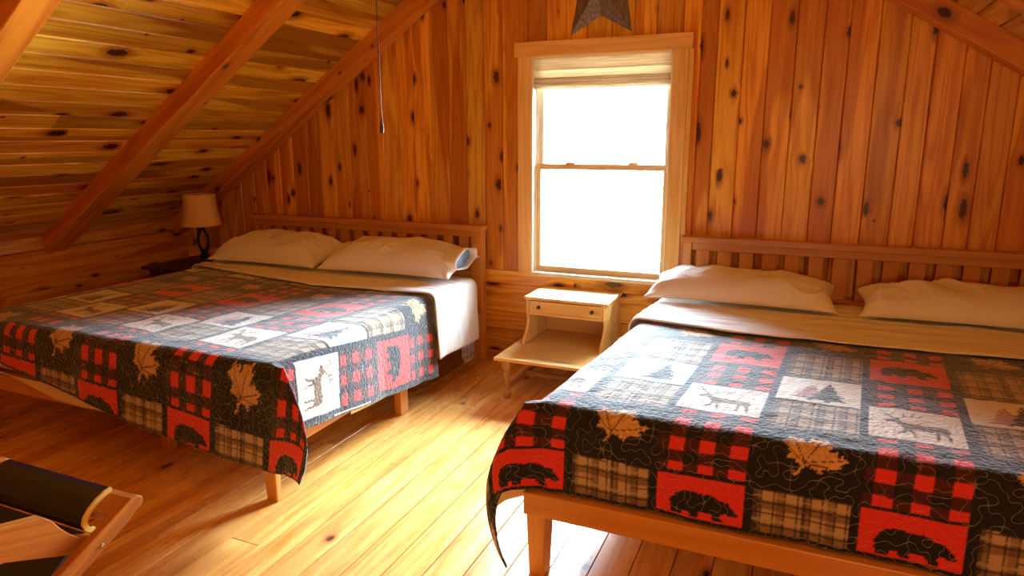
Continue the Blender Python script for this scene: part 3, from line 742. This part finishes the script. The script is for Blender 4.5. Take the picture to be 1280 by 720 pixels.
mb=MB(); mb.box(nx0+.0185,nx1-.0185,yf+.002,yb-.021,.428,.4445,axis=(1,0,0)); mb.build('drawer_divider',M['stand'],ns,bevel=.002)
for x in (nx0+.085,nx1-.085):
    mb=MB(); prof=[(0,0),(.011,.001),(.012,.004),(.006,.009),(.006,.014),(.010,.019),(.008,.024),(0,.026)]
    for a in range(14):
        t0,t1=2*PI*a/14,2*PI*(a+1)/14
        for (r0,h0),(r1,h1) in zip(prof[:-1],prof[1:]):
            pt=lambda r,h,t:(x+r*math.cos(t),yf-.004-h,.483+r*math.sin(t)); mb.face([pt(r0,h0,t0),pt(r0,h0,t1),pt(r1,h1,t1),pt(r1,h1,t0)],[(0,0)]*4,(.5,.5,.5))
    k=mb.build('knob',M['brass'],d,smooth=True)
mb=MB(); mb.box(-1.612,-1.0,3.45,yb-.003,.236,.2555,axis=(1,0,0)); mb.build('lower_shelf',M['stand'],ns,bevel=.005)
lp=[(0,0),(.014,.0),(.019,.012),(.020,.035),(.014,.048),(.013,.054),(.020,.058),(.021,.07),(.013,.078),(.010,.09),(.013,.12),(.019,.15),(.020,.165),(.012,.172),(.012,.178),(.02,.182),(.022,.19),(.022,.2355),(0,.2355)]
for lx,ly in ((-1.545,3.50),(-1.065,3.50),(-1.545,4.10),(-1.065,4.10)):
    mb=MB(); mb.lathe((lx,ly,0),[(r*1.3,h) for r,h in lp],20); 
    mb.box(lx-.024,lx+.024,ly-.024,ly+.024,.188,.2355); mb.build('leg',M['stand_leg'],ns,smooth=False)
mb=MB()
for lx in (-1.545,-1.065): mb.box(lx-.010,lx+.010,3.50,4.10,.05,.078,axis=(0,1,0))
mb.box(-1.545,-1.065,3.77,3.80,.05,.076,axis=(1,0,0)); mb.build('stretcher',M['stand_leg'],ns,bevel=.003)

# ------------------------------------------------------------------ lamp and its table
lx,ly,lz=-4.19,3.80,.56
bt=thing('bedside_table','small dark bedside table under the lamp, in the corner behind the bed','table',(-4.3,3.85,0))
mb=MB(); mb.box(-4.62,-4.02,3.58,4.12,.535,.5595,axis=(0,1,0)); mb.build('table_top',M['darkwood'],bt,bevel=.004)
mb=MB(); mb.box(-4.58,-4.06,3.62,4.08,.44,.5345); mb.build('apron',M['darkwood'],bt)
for x in (-4.58,-4.11):
    for y in (3.62,4.03):
        mb=MB(); mb.box(x,x+.05,y,y+.05,0,.4395,axis=(0,0,1)); mb.build('leg',M['darkwood'],bt,bevel=.003)
lamp=thing('table_lamp','black iron table lamp with bell shade, beside the bed left of the window','lamp',(lx,ly,lz))
mb=MB(); mb.lathe((lx,ly,lz),[(0,0),(.075,0),(.078,.012),(.05,.025),(.03,.04),(.022,.06),(.034,.075),(.034,.085),(.018,.1),(0,.1)],28); mb.build('base',M['black_iron'],lamp,smooth=True)
mb=MB()
for ph in (0,PI):
    pts=[];rr=[]
    for k in range(25):
        t=k/24; z=lz+.09+.20*t; w=.036*math.sin(PI*t)**.8
        pts.append((lx+w*math.cos(ph+.35+t*.5),ly+w*math.sin(ph+.35+t*.5),z)); rr.append(.0105)
    mb.tube(pts,rr,10)
mb.lathe((lx,ly,lz+.105),[(0,-.01),(.026,.0),(.030,.008),(.02,.018),(0,.02)],20)
mb.lathe((lx,ly,lz+.275),[(0,0),(.016,.002),(.013,.03),(.011,.06),(0,.06)],16)
mb.build('stem',M['black_iron'],lamp,smooth=True)
mb=MB(); prof=[(.150,.0),(.142,.02),(.130,.065),(.121,.12),(.116,.175),(.115,.21),(.117,.235)]
seg_=48; zb=lz+.307
for a in range(seg_):
    t0,t1=2*PI*a/seg_,2*PI*(a+1)/seg_
    pk=lambda t:1-.035*abs(math.sin(4*t))
    for (r0,h0),(r1,h1) in zip(prof[:-1],prof[1:]):
        pt=lambda r,h,t:(lx+r*pk(t)*math.cos(t),ly+r*pk(t)*math.sin(t),zb+h); mb.face([pt(r0,h0,t0),pt(r0,h0,t1),pt(r1,h1,t1),pt(r1,h1,t0)],[(0,0)]*4,(.5,.5,.5))
o=mb.build('lamp_shade',M['shade'],lamp,smooth=True); sm=o.modifiers.new('t','SOLIDIFY'); sm.thickness=.004
mb=MB(); mb.tube([(lx-.11,ly,zb+.215),(lx,ly,zb+.205),(lx+.11,ly,zb+.215)],.003,8); mb.tube([(lx,ly,zb+.0),(lx,ly,zb+.205)],.004,8); mb.lathe((lx,ly,zb+.205),[(0,0),(.006,.004),(.008,.016),(.004,.03),(0,.034)],12); mb.build('finial',M['black_iron'],lamp)

# ------------------------------------------------------------------ sling chair at lower left
ch=thing('sling_chair','wooden sling chair with a dark leather roll, at the foot of the left bed','chair',(-2.05,.9,0))
rail=[(1.262,.452),(1.262,.470),(1.247,.482),(1.225,.482),(1.185,.462),(1.0,.374),(.42,.075),(.30,.0),(.42,.0),(.52,.055),(1.05,.338),(1.10,.361),(1.20,.412)]
for x in (-1.765,-2.375):
    mb=MB(); mb.prism(rail,lambda a,b,t,x=x:(x+t,a,b),.028,axis=(0,.9,.45)); r_=mb.build('side_rail',M['chairwood'],ch,bevel=.004)
    mb=MB(); xx=x+.028 if x>-2 else x
    for k in range(12):
        t0,t1=2*PI*k/12,2*PI*(k+1)/12
        for r0,h0,r1,h1 in ((0,.003,.004,.003),(.004,.003,.0058,.0)):
            pt=lambda r,h,t:(xx+(h if x>-2 else -h),1.123+r*math.cos(t),.392+r*math.sin(t)); mb.face([pt(r0,h0,t0),pt(r1,h1,t0),pt(r1,h1,t1),pt(r0,h0,t1)],[(0,0)]*4,(.5,.5,.5))
    s_=mb.build('screw',M['steel'],r_)
arm=[(1.135,.404),(1.118,.411),(1.085,.428),(1.066,.450),(1.048,.474),(1.029,.507),(1.008,.530),(.916,.553),(.70,.60),(.40,.64),(.36,.60),(.40,.56),(.70,.50),(.902,.461),(1.045,.394),(1.10,.372),(1.135,.388)]
for x in (-1.815,-2.36):
    mb=MB(); mb.prism(arm,lambda a,b,t,x=x:(x+t,a,b),.035,axis=(0,1,-.3)); mb.build('arm',M['chairwood'],ch,bevel=.003)
mb=MB(); mb.prism([(1.235,.44),(1.258,.446),(1.250,.478),(1.228,.478),(1.17,.45),(1.18,.42)],lambda a,b,t:(-2.346+t,a,b),.58,axis=(1,0,0)); mb.build('front_crossbar',M['chairwood'],ch,bevel=.003)
# back legs and rear crossbar, out of the picture to the left and below
for x in (-1.80,-2.345):
    mb=MB(); mb.hexa([(x,.62,0),(x+.03,.62,0),(x+.03,.67,0),(x,.67,0),(x,.52,.55),(x+.03,.52,.55),(x+.03,.57,.55),(x,.57,.55)]); mb.build('leg',M['chairwood'],ch,bevel=.003)
mb=MB(); mb.box(-2.346,-1.766,.44,.47,.1,.14,axis=(1,0,0)); mb.build('rear_crossbar',M['chairwood'],ch,bevel=.003)
# leather roll over the front of the seat: a thick shell, open towards the crossbar
outer=[(1.236,.492),(1.215,.490),(1.185,.477),(1.160,.460),(1.142,.440),(1.136,.420),(1.142,.401),(1.156,.388),(1.172,.386)]
inner=[(1.172,.398),(1.162,.401),(1.155,.409),(1.151,.421),(1.155,.433),(1.170,.448),(1.192,.462),(1.218,.474),(1.236,.477)]
mb=MB(); mb.prism(outer+inner,lambda a,b,t:(-2.31+t,a,b),.47,axis=(1,0,0)); ro=mb.build('leather_roll',M['leather'],ch,bevel=.003)
mb=MB(); mb.prism(outer+inner,lambda a,b,t:(-1.8395+t,a,b),.008,axis=(1,0,0)); mb.build('roll_edge',M['foam'],ro)
sl=[(1.142,.395),(1.0,.30),(.8,.20),(.6,.22),(.45,.42),(.36,.60)]
mb=MB(); mb.prism(sl+[(a-.002,b-.012) for a,b in sl[::-1]],lambda a,b,t:(-2.31+t,a,b),.47,axis=(1,0,0)); mb.build('sling_seat',M['leather'],ch)

# ------------------------------------------------------------------ light
SKY=90.0
w=bpy.data.worlds.new('daylight'); S.world=w; w.use_nodes=True; nt=w.node_tree; nt.nodes.clear()
out=nt.nodes.new('ShaderNodeOutputWorld'); bg=nt.nodes.new('ShaderNodeBackground'); nt.links.new(bg.outputs[0],out.inputs[0])
tcw=nt.nodes.new('ShaderNodeTexCoord'); spw=nt.nodes.new('ShaderNodeSeparateXYZ'); mrw=nt.nodes.new('ShaderNodeMapRange'); mxw=nt.nodes.new('ShaderNodeMix'); mxw.data_type='RGBA'
nt.links.new(tcw.outputs['Generated'],spw.inputs[0]); nt.links.new(spw.outputs[2],mrw.inputs[0]); mrw.inputs[1].default_value=-.06; mrw.inputs[2].default_value=.06
nt.links.new(mrw.outputs[0],mxw.inputs[0]); mxw.inputs[6].default_value=(SKY*.92,SKY*.97,SKY*.95,1); mxw.inputs[7].default_value=(SKY*.66,SKY*.86,SKY*1.0,1); nt.links.new(mxw.outputs[2],bg.inputs[0])
mr2=nt.nodes.new('ShaderNodeMapRange'); mr2.interpolation_type='SMOOTHSTEP'; nt.links.new(spw.outputs[2],mr2.inputs[0])
for i_,q_ in enumerate((.1,.75,.75,2.6)): mr2.inputs[i_+1].default_value=q_
nt.links.new(mr2.outputs[0],bg.inputs[1])
bg.inputs[1].default_value=1.0
pl=bpy.data.lights.new('window_portal','AREA'); pl.shape='RECTANGLE'; pl.size=WX1-WX0; pl.size_y=WZ1-WZ0; pl.cycles.is_portal=True
po=bpy.data.objects.new('window_portal',pl); COL.objects.link(po); po.location=((WX0+WX1)/2,YB+.14,(WZ0+WZ1)/2); po.rotation_euler=(-PI/2,0,0)
# warm lamp of the room, behind and above the viewer
ll=bpy.data.lights.new('room_lamp','POINT'); ll.energy=58; ll.color=(1,.64,.27); ll.shadow_soft_size=.12
lo_=bpy.data.objects.new('room_lamp',ll); COL.objects.link(lo_); lo_.location=(.45,-1.0,1.4)

# ------------------------------------------------------------------ camera
cd=bpy.data.cameras.new('camera'); cam=bpy.data.objects.new('camera',cd); COL.objects.link(cam); S.camera=cam
cd.sensor_width=36; cd.lens=856.389/1280*36; cd.clip_start=.02
Rm=Matrix(((0.9181709,0.39616989,-0.00340787),(0.08155551,-0.19741812,-0.97692107),(-0.38769949,0.89670257,-0.21357341)))
Rc=Matrix((Rm[0],-Rm[1],-Rm[2])).transposed()
cam.matrix_world=Matrix.Translation((0,0,1.5))@Rc.to_4x4()

S.view_settings.view_transform='Standard'; S.view_settings.look='None'; S.view_settings.gamma=1; S.view_settings.exposure=.2
S.view_settings.use_curve_mapping=False
S.cycles.max_bounces=10; S.cycles.diffuse_bounces=6; S.cycles.use_denoising=True; S.cycles.sample_clamp_indirect=8
S.cycles.caustics_reflective=False; S.cycles.caustics_refractive=False
